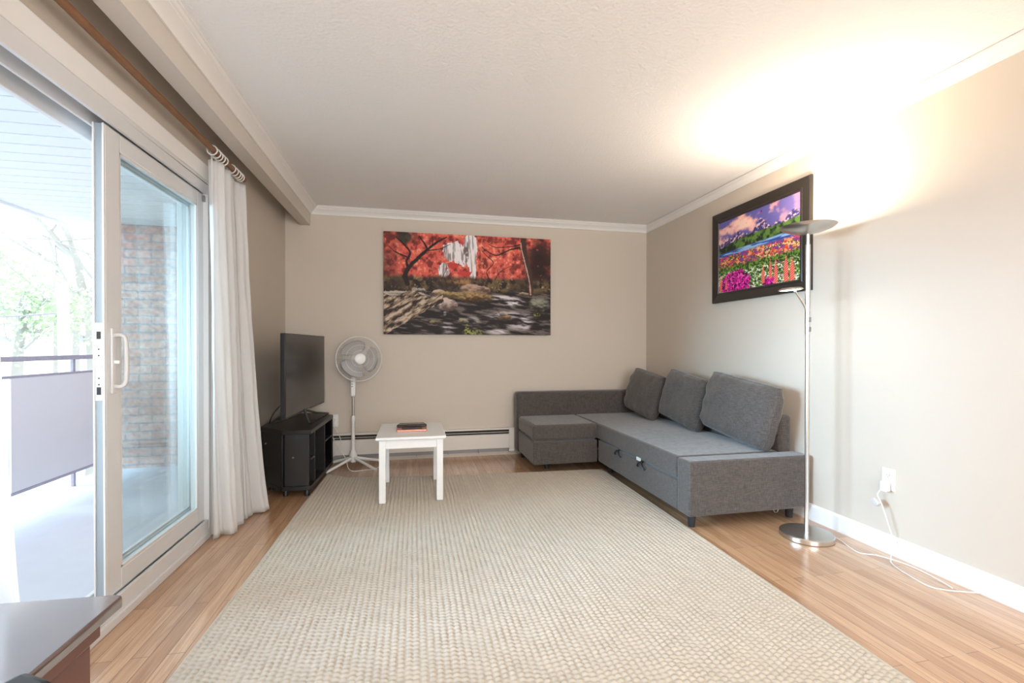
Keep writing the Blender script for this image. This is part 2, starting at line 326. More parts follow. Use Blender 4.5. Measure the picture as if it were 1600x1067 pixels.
def branch(mb,p,d,L,r,depth,tips,bend=.25,n=4):
    pts=[p.copy()]; rr=[r]
    for i in range(n):
        d=(d+Vector((random.uniform(-1,1),random.uniform(-1,1),random.uniform(-.6,.9)))*bend*.5).normalized(); p=p+d*L/n; pts.append(p.copy()); rr.append(r*(1-.45*(i+1)/n))
    mb.tube(pts,rr,6); 
    if depth<=0: tips.append(p); tips.append(pts[2]); return
    for k in range(2 if depth>2 else 3):
        ax=Vector((random.uniform(-1,1),random.uniform(-1,1),random.uniform(-1,1))).normalized()
        branch(mb,p,(d+ax*.75+Vector((0,0,.12))).normalized(),L*random.uniform(.62,.82),r*.55,depth-1,tips,bend)
def leaves(name,pts,n,spread,size,m,parent):
    P=np.array([[*p] for p in pts]); idx=rng.integers(0,len(P),n); C_=P[idx]+rng.normal(0,spread,(n,3)); vs=[];fs=[]
    for i in range(n):
        a=Vector(rng.normal(0,1,3)).normalized(); b=a.orthogonal().normalized(); c=Vector(C_[i]); s=size*rng.uniform(.6,1.4); k=len(vs)
        vs+=[c-a*s,c+b*s*.5,c+a*s,c-b*s*.5]; fs.append((k,k+1,k+2,k+3))
    mb=MB(); mb.v=[tuple(v) for v in vs]; mb.f=fs; return mb.obj(name,m,parent,fix=False)
def tree(label,limbs,depth,lm,nl,spread,size,bl=1):
    base=limbs[0][0][0]; t=thing('tree',label,'tree',tuple(base)); mb=MB(); tips=[]
    for pts,r0,r1 in limbs:
        q=spline(pts,5); n=len(q); mb.tube(q,[r0+(r1-r0)*i/(n-1) for i in range(n)],8)
        for i in range(n//2,n,2):
            d=(q[i]-q[i-1]).normalized()
            ax=Vector((random.uniform(-1,1),random.uniform(-.5,.5),random.uniform(-.3,1))).normalized()
            branch(mb,q[i],(d*.5+ax).normalized(),random.uniform(.8,1.5)*bl,r1*.5,depth,tips)
    mb.obj('trunk',BARK,t,smooth=True); leaves('foliage',tips,nl,spread,size,lm,t)
Yt=13
R=lambda x,y:ray(x,y,Yt)
tree('bare grey spreading tree with forked limbs rising beyond the white utility pole',
 [([ray(140,760,Yt),R(143,600),R(140,520),R(136,480)],.17,.13),([R(136,480),R(124,440),R(118,405),R(95,385),R(75,360),R(58,345),R(30,330)],.12,.05),
  ([R(118,405),R(106,370),R(92,345),R(80,310)],.07,.03),([R(136,480),R(150,450),R(160,420),R(175,380),R(185,330)],.11,.05),([R(140,485),R(110,465),R(85,450),R(45,436),R(8,425)],.05,.02),
  ([R(140,500),R(160,480),R(190,465),R(215,440)],.07,.03)],1,LEAF2,150,.25,.045,.8)
Yt=10.5
tree('leafy green tree left of the utility pole behind the railing',
 [([ray(20,760,Yt),R(24,600),R(28,540),R(34,505)],.12,.08),([R(34,505),R(20,490),R(0,480),R(-30,470)],.06,.03),([R(34,505),R(45,480),R(60,470),R(80,468)],.06,.025),([R(28,540),R(10,530),R(-12,525)],.05,.02),([R(34,510),R(50,520),R(58,530)],.04,.02)],1,LEAF,2600,.28,.045,.42)
Yt=17
tree('slim grey tree trunk close behind the left of the utility pole',
 [([ray(91,640,Yt),R(91,560),R(91,510),R(88,480)],.22,.18),([R(88,480),R(78,460),R(66,452)],.1,.04)],1,LEAF2,160,.4,.06,.6)
Yt=21
tree('slim grey tree trunk right of the utility pole near the door edge',
 [([ray(117,640,Yt),R(117,560),R(118,520),R(120,490)],.16,.12),([R(120,490),R(126,470),R(133,452)],.08,.04)],1,LEAF2,160,.4,.06,.6)
p0=ray(106,760,9); p1=ray(98,445,9)
tag(MB().tube([p0,p1],[.094,.072],14).obj('utility_pole',POLE,smooth=True),'white tapering utility pole standing beyond the balcony railing','pole')
a=ray(-60,494,9); b=ray(91,489,9)
tag(MB().tube(spline([a,(a+b)/2+Vector((0,0,-.03)),b],8),.012,6).obj('overhead_wire',RL),'thin overhead wire running left from the white utility pole','wire')

# ------------------------------------------------------------------ rug (real woven relief)
JUTE=mat('natural jute weave',(.53,.47,.39),.95,var=.12,vscale=45,spec=.1)
def rug():
    nx,ny=470,640
    u=np.linspace(0,1,nx); v=np.linspace(0,1,ny); U,V=np.meshgrid(u,v)
    y0=1.10; far=np.interp(u,[0,.08,.2,.42,.68,1],[4.29,4.125,4.09,4.03,3.98,3.94])
    Y=y0+V*(far[None,:]-y0)
    xl=np.interp(Y,[.8,1.73,2.55,3.46,4.3],[-.835,-.80,-.775,-.762,-.732]); xr=np.interp(Y,[.8,1.21,2.57,3.23,4.3],[1.615,1.628,1.656,1.672,1.69])
    X=xl+U*(xr-xl)
    px,py=.0265,.0225
    col=np.floor(X/px); off=(col%2)*.5
    wob=np.interp(np.arange(-60,90),np.arange(-60,90),rng.normal(0,.12,150)); off=off+wob[(col+60).astype(int)%150]
    a=np.abs(np.sin(np.pi*X/px)); b=np.abs(np.sin(np.pi*(Y/py+off)))
    hgt=.0085*np.power(a,.45)*np.power(b,.5)*(1+.25*np.sin(31*X+17*Y)*np.sin(23*Y)) + rng.normal(0,.00045,X.shape)
    Z=.0045+hgt
    ed=np.minimum.reduce([U*(xr-xl),(1-U)*(xr-xl),(1-V)*2.9])<.012
    Z=np.where(ed,.010,Z)
    brd=(U==0)|(U==1)|(V==0)|(V==1); Z=np.where(brd,.0005,Z)
    vs=np.stack([X,Y,Z],-1).reshape(-1,3)
    i=np.arange(nx*ny).reshape(ny,nx); q=np.stack([i[:-1,:-1],i[:-1,1:],i[1:,1:],i[1:,:-1]],-1).reshape(-1,4)
    me=bpy.data.meshes.new('area_rug'); me.from_pydata(vs.tolist(),[],q.tolist()); me.materials.append(JUTE)
    for p in me.polygons: p.use_smooth=True
    o=bpy.data.objects.new('area_rug',me); COL.objects.link(o); return o
tag(rug(),'large beige jute area rug with a nubbly woven texture covering the wooden floor','rug')

# ------------------------------------------------------------------ baseboard heater
t=thing('baseboard_heater','long cream baseboard heater along the back wall between corner stand and sofa','heater',(0,4.65,0))
h=MB(); x0,x1=-1.1,.964
h.box((x0,4.69,.045),(x1,YB,.285)); h.box((x0,4.655,.268),(x1,YB,.285)); 
h.obj('back_plate',HEATW,t,bevel=.003)
h=MB(); h.add([(x0,4.652,.081),(x1,4.652,.081),(x1,4.645,.226),(x0,4.645,.226),(x0,4.66,.081),(x1,4.66,.081),(x1,4.655,.226),(x0,4.655,.226)],[(0,1,2,3),(4,7,6,5),(0,4,5,1),(3,2,6,7),(0,3,7,4),(1,5,6,2)]); h.obj('front_cover',HEATW,t,bevel=.002)
MB().box((x0,4.66,.228),(x1,4.69,.266)).obj('cavity',DARK,t)
MB().box((x0,4.652,.243),(x1,4.664,.247)).obj('damper_blade',HEATW,t)
h=MB(); h.box((x0,4.668,.045),(x1,4.69,.20)); k=x0+.2
h.obj('element_tray',FIN,t)
h=MB()
while k<x1: MB().box((k,4.655,.04),(k+.01,4.668,.079)).obj('support_bracket',FIN,t); k+=.31
MB().box((x1,4.643,.05),(1.02,YB,.288)).obj('end_cap',HEATW,t,bevel=.004)
MB().box((x1-.005,4.64,.05),(1.014,4.648,.066)).obj('end_clip',PLAST,t,bevel=.002)

# ------------------------------------------------------------------ pictures painted per vertex
def hsh(ix,iy,s):
    n=(ix*374761393+iy*668265263+s*144665)&0x7fffffff; n=((n^(n>>13))*1274126177)&0x7fffffff; return ((n^(n>>16))&0xffff)/65535.
def vn(x,y,s=0):
    ix=np.floor(x).astype(np.int64); iy=np.floor(y).astype(np.int64); fx=x-ix; fy=y-iy; fx=fx*fx*(3-2*fx); fy=fy*fy*(3-2*fy)
    return (hsh(ix,iy,s)*(1-fx)+hsh(ix+1,iy,s)*fx)*(1-fy)+(hsh(ix,iy+1,s)*(1-fx)+hsh(ix+1,iy+1,s)*fx)*fy
def fbm(x,y,s=0,o=4): 
    a=0;w=.5;t=0
    for i in range(o): a=a+w*vn(x*2**i+i*7.3,y*2**i+i*3.1,s+i); t+=w; w*=.55
    return a/t
def C3(*c): return np.array(c,float)/255
def mixc(A,B,m): return A*(1-m[...,None])+B*m[...,None]
def sm(x,a,b): t=np.clip((x-a)/(b-a),0,1); return t*t*(3-2*t)
def ell(U,T,cx,cy,rx,ry,soft=.25): d=np.sqrt(((U-cx)/rx)**2+((T-cy)/ry)**2); return 1-sm(d,1-soft,1+soft*.3)
def stroke(img,U,T,pts,w0,w1,col,asp,jit=0,s=3):
    m=np.zeros_like(U)
    P=[Vector((*p,0)) for p in pts]; q=spline(P,6); n=len(q)
    for i in range(n-1):
        ax,ay=q[i].x*asp,q[i].y; bx,by=q[i+1].x*asp,q[i+1].y; dx,dy=bx-ax,by-ay; L=dx*dx+dy*dy+1e-9
        t=np.clip(((U*asp-ax)*dx+(T-ay)*dy)/L,0,1); d=np.hypot(U*asp-ax-t*dx,T-ay-t*dy); w=w0+(w1-w0)*(i+t)/n
        m=np.maximum(m,1-sm(d+jit*(fbm(U*60,T*60,s)-.5)*w,w*.75,w*1.1))
    return mixc(img,col,m)
def picture(name,TLp,TRp,BRp,BLp,nrm,paint,nw,nh,parent,rough=.5,coat=0,thick=0):
    u=np.linspace(0,1,nw); t=np.linspace(0,1,nh); U,T=np.meshgrid(u,t); rgb=np.clip(paint(U,T),0,1)
    lin=np.where(rgb<=.04045,rgb/12.92,((rgb+.055)/1.055)**2.4)
    A,B,C_,D_=[np.array(p,float) for p in (TLp,TRp,BRp,BLp)]
    Pp=(A*(1-U)[...,None]+B*U[...,None])*(1-T)[...,None]+(D_*(1-U)[...,None]+C_*U[...,None])*T[...,None]
    vs=Pp.reshape(-1,3); i=np.arange(nw*nh).reshape(nh,nw); q=np.stack([i[:-1,:-1],i[1:,:-1],i[1:,1:],i[:-1,1:]],-1).reshape(-1,4)
    me=bpy.data.meshes.new(name); me.from_pydata(vs.tolist(),[],q.tolist())
    ca=me.color_attributes.new('paint','FLOAT_COLOR','POINT'); ca.data.foreach_set('color',np.concatenate([lin.reshape(-1,3),np.ones((nw*nh,1))],1).ravel().astype(np.float32))
    m=bpy.data.materials.new(name+' ink'); m.use_nodes=True; nt=m.node_tree; b=nt.nodes['Principled BSDF']; b.inputs['Roughness'].default_value=rough
    b.inputs['Specular IOR Level'].default_value=.3
    at=N(nt,'ShaderNodeAttribute'); at.attribute_name='paint'; nt.links.new(at.outputs['Color'],b.inputs['Base Color']); me.materials.append(m)
    o=bpy.data.objects.new(name,me); COL.objects.link(o); o.parent=parent; o.matrix_parent_inverse=parent.matrix_world.inverted(); return o
def waterfall(U,T):
    n1=fbm(U*34,T*20,1,5); n2=fbm(U*90,T*50,2,3); n3=fbm(U*9,T*6,4,4)
    img=mixc(mixc(C3(128,48,42)+0*U[...,None],C3(224,98,82),sm(n1,.3,.52)),C3(248,160,132),sm(n1*.6+n2*.4,.52,.72))
    img=mixc(img,C3(246,176,140),sm(n2,.6,.8)*ell(U,T,.66,.22,.16,.2,.6)*.8)
    dark=np.clip(sm(U,.80,.9)*.9+ (1-sm(U,.0,.12))*.5+ell(U,T,.13,.03,.07,.09)*.6,0,1)*sm(n3,.3,.6)
    img=mixc(img,C3(60,34,30),dark); img=mixc(img,C3(40,58,48),ell(U,T,.12,.05,.04,.06)*.7)
    # waterfall
    st=fbm(U*120,T*9,8,3); white=mixc(C3(150,140,140)+0*U[...,None],C3(246,240,240),sm(st,.3,.55))
    m=np.maximum.reduce([ell(U,T,.50,.14,.045,.19),ell(U,T,.515,.33,.022,.17),ell(U,T,.40,.17,.075,.12,.4),ell(U,T,.345,.36,.035,.085),ell(U,T,.45,.24,.07,.08,.5)])
    rg=fbm(U*50,T*26,77,4); m=sm(m*.9+1.5*(rg-.5)+.25*(T<.45)*0,.42,.52); img=mixc(img,white,m)
    img=mixc(img,C3(70,55,55),ell(U,T,.475,.19,.018,.09)*.7*sm(n1,.35,.55)); img=mixc(img,C3(205,66,58),sm(ell(U,T,.40,.31,.05,.04,.8)+ell(U,T,.47,.385,.05,.05,.8)+1.6*(rg-.5),.4,.6))
    # ground band
    edge=T+.05*(n3-.5)+.03*(n1-.5); gm=sm(edge,.40,.455)
    gr=mixc(mixc(C3(38,28,24)+0*U[...,None],C3(112,92,62),sm(n1,.35,.6)),C3(190,160,110),sm(n2,.66,.85)); gr=mixc(gr,C3(60,44,36),sm(n3,.45,.6)*.6); gr=mixc(gr,C3(198,140,90),ell(U,T,.45,.47,.12,.03,.8)*.7*sm(n2,.3,.5))
    img=mixc(img,gr,gm)
    # stream
    sw=sm(T+.05*(n3-.5),.53,.6); wv=fbm(U*14+T*8,T*46-U*10,11,4)
    stc=mixc(C3(30,22,22)+0*U[...,None],C3(110,98,94),sm(wv,.45,.7)); img=mixc(img,stc,sw)
    for cx,cy,rx,ry,k in ((.76,.66,.09,.055,.95),(.66,.62,.08,.03,.8),(.58,.63,.05,.025,.8),(.73,.61,.06,.02,.7),(.84,.86,.05,.10,.8),(.68,.81,.09,.05,.65),(.80,.90,.09,.06,.6),(.36,.93,.05,.06,.65),(.52,.86,.05,.05,.5),(.67,.97,.08,.03,.8),(.76,.79,.06,.04,.6),(.35,.79,.012,.03,.6)):
        img=mixc(img,mixc(C3(150,140,145)+0*U[...,None],C3(248,242,245),sm(wv,.4,.6)),ell(U,T,cx,cy,rx,ry,.7)*k*sm(wv,.28,.5))
    # rocks and moss
    def rock(cx,cy,rx,ry,c1,c2,fx=40,fy=40,s=21,so=.15):
        nonlocal img
        r=fbm(U*fx,T*fy,s,4); im=ell(U+.03*(n1-.5),T+.05*(n1-.5),cx,cy,rx,ry,so); lit=np.clip((cy-T)/ry*.5+.5,0,1)
        img=mixc(img,mixc(C3(*c1)+0*U[...,None],C3(*c2),sm(r*.6+lit*.5,.35,.75)),im)
    rock(.53,.545,.095,.055,(92,70,60),(196,160,140)); rock(.20,.57,.045,.03,(60,50,46),(180,170,160)); rock(.31,.585,.05,.03,(80,62,50),(205,180,160))
    rock(.52,.62,.14,.06,(70,46,22),(184,152,100),60,60,33,.5); rock(.38,.60,.09,.035,(90,70,30),(176,150,100),60,60,34,.5)
    rock(.36,.70,.065,.065,(96,76,70),(214,192,180)); rock(.06,.63,.25,.055,(70,60,54),(196,182,168),24,60)
    big=((T>.60+.03*np.sin(U*30)+.02*(n1-.5))&(U<.335-(np.clip(T-.68,0,1))*1.02+.03*(n1-.5))).astype(float)
    stx=fbm(U*22-T*10,T*40+U*46,40,5); img=mixc(img,mixc(mixc(C3(52,40,34)+0*U[...,None],C3(140,118,98),sm(stx,.36,.5)),C3(206,186,164),sm(stx,.52,.66)),big)
    rock(.93,.70,.075,.09,(40,34,30),(150,150,130),40,40,51,.4); rock(.83,.58,.04,.02,(70,60,50),(180,160,140)); rock(.71,.83,.045,.04,(60,44,34),(170,140,90)); rock(.70,.78,.03,.03,(80,70,66),(190,175,165)); rock(.46,.87,.03,.03,(50,40,34),(170,160,130)); rock(.30,.88,.04,.025,(50,44,34),(150,140,100))
    gm=sm(fbm(U*120,T*80,60,2),.4,.6); 
    for cx,cy,rx,ry in ((.52,.98,.07,.04),(.48,.93,.012,.05),(.545,.86,.012,.02),(.91,.79,.03,.022),(.48,.96,.02,.04)): img=mixc(img,C3(150,160,72),ell(U,T,cx,cy,rx,ry,.6)*gm)
    img=img*(1-.35*(ell(U,T,.93,.30,.12,.25,.8)*sm(n3,.3,.6))[...,None])
    a=1.69; bk=C3(34,24,22)
    for pts,w0,w1 in (([(.135,.50),(.12,.42),(.15,.33),(.20,.24),(.25,.16),(.30,.09),(.36,.03)],.028,.006),([(.14,.36),(.13,.28),(.15,.20),(.12,.13),(.07,.05)],.016,.004),([(.25,.16),(.23,.10),(.20,.03)],.012,.003),([(.25,.17),(.32,.15),(.38,.10)],.007,.002),([(.27,.14),(.28,.08),(.275,.01)],.006,.002),([(.13,.24),(.07,.2),(.02,.13)],.008,.002),
        ([(.62,.45),(.60,.36),(.64,.27),(.60,.2),(.57,.15)],.006,.002),([(.81,.10),(.74,.13),(.66,.19),(.60,.15),(.57,.11)],.009,.003),([(.82,.06),(.76,.09),(.66,.11),(.61,.08)],.007,.002),([(.65,.44),(.68,.36),(.74,.3)],.005,.002),([(.33,.45),(.35,.38),(.36,.32)],.004,.002)):
        img=stroke(img,U,T,pts,w0,w1,bk,a,.8)
    img=stroke(img,U,T,[(.875,.58),(.87,.45),(.85,.28),(.83,.12),(.825,-.02)],.026,.034,C3(70,48,42),a,.9); img=stroke(img,U,T,[(.872,.58),(.865,.45),(.84,.28),(.815,.12),(.81,.05)],.008,.006,C3(196,160,140),a,1.6,9)
    return img
def flowers(U,T):
    n1=fbm(U*26,T*20,101,5); n2=fbm(U*80,T*60,102,3); n3=fbm(U*7,T*7,103,4); z=0*U[...,None]
    img=mixc(C3(100,96,170)+z,C3(238,176,176),sm(n3+.10*(U-.5),.38,.58)); img=mixc(img,C3(252,214,196),sm(n3,.58,.74)); img=mixc(img,C3(150,130,196),sm(U,.6,.95)*.6)
    # mountains
    ridge=.30-.16*np.exp(-((U-.57)/.09)**2)-.10*np.exp(-((U-.28)/.09)**2)-.07*np.exp(-((U-.12)/.06)**2)-.13*np.exp(-((U-.93)/.09)**2)-.05*np.exp(-((U-.76)/.04)**2)+.05*(fbm(U*30,T*0,120,4)-.5)
    mt=mixc(C3(66,60,120)+z,C3(236,200,206),sm(fbm(U*50+T*20,T*50,121,3)-(T-ridge)*1.0,.38,.66)); img=mixc(img,mt,sm(T-ridge,0,.012))
    gs=.40-.14*U+.03*(n1-.5)-.03*np.sin(U*5); img=mixc(img,mixc(C3(30,44,34)+z,C3(96,132,60),sm(n1+.3*U,.5,.75)),sm(T-gs+.03,0,.015))
    lk=(sm(T-(.445-.045*U),0,.008)); img=mixc(img,mixc(C3(50,80,160)+z,C3(150,190,232),sm(fbm(U*8,T*80,130,2),.4,.65)),lk)
    fm=sm(T+.02*(n2-.5)-(.485-.05*U*0+.0*U),-.01+.0,.01)*1.0; fm=sm(T+.03*(n2-.5)-(.50-.03*U),0,.012)
    fl=mixc(C3(56,84,36)+z,C3(244,160,110),sm(fbm(U*60,T*60,140,2),.45,.55)); fl=mixc(fl,C3(252,222,160),sm(fbm(U*70,T*70,141,2),.56,.62)*sm(U,.3,.7)); fl=mixc(fl,C3(130,70,150),sm(fbm(U*22,T*34,142,3),.52,.6)*(1-sm(T,.62,.7))); fl=mixc(fl,C3(226,70,60),sm(fbm(U*60,T*60,143,2),.62,.68)); img=mixc(img,fl,fm)
    gb=sm(T+.05*(n1-.5),.63,.68); img=mixc(img,mixc(C3(34,60,26)+z,C3(120,160,60),sm(n2,.42,.62)),gb); img=mixc(img,C3(236,238,214),sm(fbm(U*80,T*70,144,2),.58,.64)*gb*sm(T,.70,.76))
    mg=np.maximum(ell(U,T,.24,.90,.26,.20,.4),ell(U,T,.66,.97,.09,.08,.4)); mm=sm(mg*.9+1.5*(fbm(U*26,T*22,150,3)-.5),.45,.5)
    mc=mixc(C3(70,8,60)+z,C3(206,20,140),sm(fbm(U*44,T*40,151,3),.36,.5)); mc=mixc(mc,C3(250,96,190),sm(fbm(U*60,T*60,152,2),.6,.7)); img=mixc(img,mc,mm)
    for cx,t0,t1,w in ((.60,.74,.97,.022),(.685,.69,.93,.02),(.745,.71,1.0,.024),(.855,.69,1.0,.028),(.92,.73,1.0,.028),(.03,.75,.98,.02),(.11,.78,.97,.014)):
        sp_=((T>t0)&(T<t1)).astype(float)*(1-sm(np.abs(U-cx+.004*np.sin(T*160)),w*np.clip((T-t0)/.12,.25,1)*.75,w*np.clip((T-t0)/.12,.25,1)))
        img=mixc(img,mixc(C3(214,66,60)+z,C3(255,150,130),sm(.5+.5*np.sin(T*230+U*200),.4,.7)),sp_)
    return img
t=thing('canvas_print','wide unframed canvas print of a waterfall, red maples and stream on back wall','picture',(.567,YB,1.7))
cx0,cx1,cz0,cz1=-.278,1.412,1.2375,2.239; cy=YB-.036
MB().box((cx0,cy+.0006,cz0),(cx1,YB-.001,cz1)).obj('canvas_edge',mat('canvas edge',(.10,.06,.05),.7),t,bevel=.002)
picture('printed_face',(cx0,cy,cz1),(cx1,cy,cz1),(cx1,cy,cz0),(cx0,cy,cz0),(0,-1,0),waterfall,560,332,t,.55)
t=thing('framed_picture','wide black-framed picture of snowy mountains over a field of bright flowers','picture',(XR,3.03,1.85))
FRM=mat('satin black-brown frame',(.030,.024,.020),.28)
oy0,oy1,oz0,oz1=2.527,3.527,1.484,2.229; iy0,iy1,iz0,iz1=2.617,3.452,1.567,2.147
def mold(A,B,a,b):   # outer corners A,B  inner a,b : sloped profile
    mb=MB(); pts=[]
    for (o_,i_) in ((A,a),(B,b)):
        oy,oz=o_; iy,iz=i_; dy,dz=iy-oy,iz-oz
        P=lambda k,x:(x,oy+dy*k,oz+dz*k)
        pts.append([P(0,XR-.001),P(0,XR-.022),P(.06,XR-.026),P(.75,XR-.016),P(.82,XR-.020),P(.95,XR-.018),P(1,XR-.010),P(1,XR-.001)])
    n=8; mb.add(pts[0]+pts[1],[tuple(range(n)),tuple(range(2*n-1,n-1,-1))]+[(i,(i+1)%n,(i+1)%n+n,i+n) for i in range(n)]); return mb
O=[(oy1,oz1),(oy0,oz1),(oy0,oz0),(oy1,oz0)]; I=[(iy1,iz1),(iy0,iz1),(iy0,iz0),(iy1,iz0)]
fr=MB()
for k in range(4):
    m_=mold(O[k],O[(k+1)%4],I[k],I[(k+1)%4]); fr.add(m_.v,m_.f)
fr.obj('frame',FRM,t,smooth=False)
xp=XR-.011; picture('print',(xp,iy1,iz1),(xp,iy0,iz1),(xp,iy0,iz0),(xp,iy1,iz0),(-1,0,0),flowers,360,260,t,.35)

# ------------------------------------------------------------------ sofa
t=thing('corner_sofa','charcoal grey fabric corner sofa with chaise, against back and right walls','sofa',(1.9,3.5,0))
SX0,SX1,SY0,SY1=1.63,2.49,2.51,4.66; CHX,CHY=1.03,3.93; ZS=.425
def sof(a,b,name,bev=.02,seg=3): return MB().box(a,b).obj(name,FAB,t,bevel=bev,seg=seg)
sof((SX0,SY0,.085),(SX1,SY0+.135,ZS-.003),'end_panel',.014)
sof((SX0+.004,SY0+.137,.30-.016),(SX1-.11,CHY+.6,ZS),'seat',.016)
sof((SX0+.006,SY0+.137,.085),(SX1-.12,CHY+.0,.276),'drawer_front',.008)
sof((CHX,CHY,.283),(SX0+.002,SY1-.13,ZS),'chaise_seat',.03)
sof((CHX+.006,CHY+.012,.075),(SX0+.002,SY1-.13,.274),'chaise_base',.008)
sof((CHX-.015,SY1-.135,.06),(SX1,SY1,.662),'back_rest',.035,4)
sof((SX1-.105,SY0+.14,.30),(SX1,SY1-.13,.662),'back_rest',.03,4)
sof((SX1-.10,SY0+.14,.085),(SX1-.002,SY1-.13,.30),'back_base',.01)
# piping seam on the end panel
LEGM=mat('black tapered plastic foot',(.02,.02,.022),.5)
def leg(x,y,z=.088,r=.028):
    return MB().lathe([(0,.0),(r*.72,.0),(r,z),(0,z)],(x,y,0),14,).obj('leg',LEGM,t,smooth=True)
leg(1.695,2.585);leg(2.42,2.60);leg(1.09,4.56,.07);leg(1.2,4.1,.07);leg(2.40,4.5);leg(1.72,3.85)
for yy in (3.49,3.10):
    m=MB()
    for s_,dz in ((-1,-.035),(1,-.032)):
        m.tube(spline([(SX0+.004,yy,.280),(SX0-.012,yy+s_*.018,.272),(SX0-.016,yy+s_*.045,.28+dz),(SX0-.006,yy+s_*.055,.28+dz-.012)],4),.0065,6)
    m.obj('pull_strap',BLACKP,t,smooth=True)
MB().box((SX0-.004,3.095+.03,.277),(SX0+.004,3.095+.085,.300)).obj('care_label',PLAST,t)
m=MB(); m.tube(circ((2.27,2.545,.075),.016,16,(1,0,0),(0,0,1)),.003,6,closed=True); m.obj('metal_ring',STEEL,t,smooth=True)

def cushion(label,cx,cy,w,h,T,lean,tilt,yaw,seed,z0=ZS):
    # local: x = width (along room depth), y = height, z = thickness towards the room
    c=thing('back_cushion',label,'cushion',(cx,cy,z0),group='loose back cushions on the sofa')
    Rm=Matrix(((0,0,-1),(-1,0,0),(0,1,0)))      # width->-Y, height->+Z, thickness->-X
    R=Matrix.Rotation(yaw,3,'Z')@Matrix.Rotation(tilt,3,'X')@Matrix.Rotation(lean,3,'Y')@Rm
    n=44
    def shape(u,v,side):
        a,b=2*u-1,2*v-1; 
        rx=w/2*(1-.035*b*b*abs(b))*1.0; ry=h/2*(1-.05*(1-a*a))
        # rounded corner
        k=max(abs(a),abs(b)); 
        x=a*rx*(1-.06*(abs(b)**5)); y=b*ry*(1-.06*(abs(a)**5))
        puff=((1-a**4)*(1-b**4))**.45
        z=T*(.34+.74*puff)*side*.5
        wr=mnoise.noise(Vector((x*7+seed,y*9,side*3)))*.010+mnoise.noise(Vector((x*18+seed,y*14,side)))*.004*(1+2*abs(a)**3)
        crease=.0028*math.sin(y*55+3*math.sin(x*9+seed))*abs(a)**5*side
        return R@Vector((x,y+h/2,z+(wr+crease)*side*(1-.4*puff)*1.2))
    mb=MB()
    mb.grid(lambda u,v:shape(u,v,1),n,n); mb.grid(lambda u,v:shape(u,v,-1),n,n)
    edge=[(i/(n-1),0) for i in range(n)]+[(1,i/(n-1)) for i in range(1,n)]+[(1-i/(n-1),1) for i in range(1,n)]+[(0,1-i/(n-1)) for i in range(1,n-1)]
    A=[shape(u,v,1) for u,v in edge]; B=[shape(u,v,-1) for u,v in edge]; m=len(edge); vs=[];
    for k in range(m):
        ctr=R@Vector((0,h/2,0)); out=((A[k]+B[k])/2-ctr).normalized()*T*.07
        vs+=[A[k],(A[k]*.7+B[k]*.3)+out,(A[k]*.3+B[k]*.7)+out,B[k]]
    fs=[]
    for k in range(m):
        l=(k+1)%m
        for j in range(3): fs.append((k*4+j,k*4+j+1,l*4+j+1,l*4+j))
    mb.add(vs,fs); zmin=min(v[2] for v in mb.v); off=Vector((cx,cy,z0-zmin+.001))
    mb.v=[tuple(Vector(v)+off) for v in mb.v]
    mb.obj('cover',FAB,c,smooth=True)
    mb=MB(); mb.tube([p+off for p in A],.0035,6,closed=True); mb.tube([p+off for p in B],.0035,6,closed=True); mb.obj('piping',FAB,c,smooth=True)
cushion('near grey back cushion of the sofa, largest in view, beside the floor lamp',2.262,2.955,.68,.44,.15,.15,.12,.03,1.3)
cushion('middle grey back cushion of the sofa, between the other two',2.238,3.615,.57,.43,.14,.19,.15,.02,5.1)
cushion('far grey back cushion of the sofa, at the corner of the walls',2.175,4.215,.56,.43,.14,.26,.13,.03,9.7)

# ------------------------------------------------------------------ floor lamp
LAMP=t=thing('floor_lamp','brushed steel torchiere floor lamp with a reading arm, in front of right wall','lamp',(LX,LY,0))
MB().lathe([(0,0),(.136,0),(.141,.004),(.141,.026),(.136,.031),(.02,.033),(0,.033)],(LX,LY,0),64).obj('base',STEEL,t,smooth=True)
MB().lathe([(0,.03),(.0115,.03),(.0115,1.19),(.0140,1.19),(.0140,1.715),(.010,1.718),(.010,1.79),(0,1.79)],(LX,LY,0),24).obj('pole',STEEL,t,smooth=True)
for z in (1.205,1.262): MB().box((LX-.010,LY-.018,z),(LX+.010,LY-.012,z+.028)).obj('switch',DSTEEL,t,bevel=.003)
dish=MB().lathe([(0,1.775),(.02,1.776),(.08,1.789),(.125,1.806),(.145,1.820),(.147,1.823),(.143,1.824),(.122,1.811),(.078,1.794),(0,1.782)],(LX,LY,0),64).obj('lamp_shade',STEEL,t,smooth=True)
MB().lathe([(0,1.7990),(.085,1.7990),(.085,1.7975),(0,1.7975)],(LX,LY,0),48).obj('light_disc',emis('warm led',(1,.85,.68),6),dish)
# reading arm and head
hc=Vector((2.145,2.30,1.452))
MB().tube(spline([(LX-.008,LY,1.33),(LX-.03,LY,1.37),(hc.x+.03,LY,1.442)],4),.006,8).obj('reading_arm',STEEL,t,smooth=True)
hm=Matrix.Rotation(math.radians(-4),3,'Y')
hd=MB().lathe([(0,.010),(.045,.008),(.060,.002),(.063,-.006),(.058,-.007),(.045,-.004),(0,-.004)],hc,40,hm).obj('reading_head',STEEL,t,smooth=True)
MB().lathe([(0,-.0055),(.052,-.0055),(.052,-.0065),(0,-.0065)],hc,32,hm).obj('light_disc',emis('warm reading led',(1,.86,.70),40),hd)

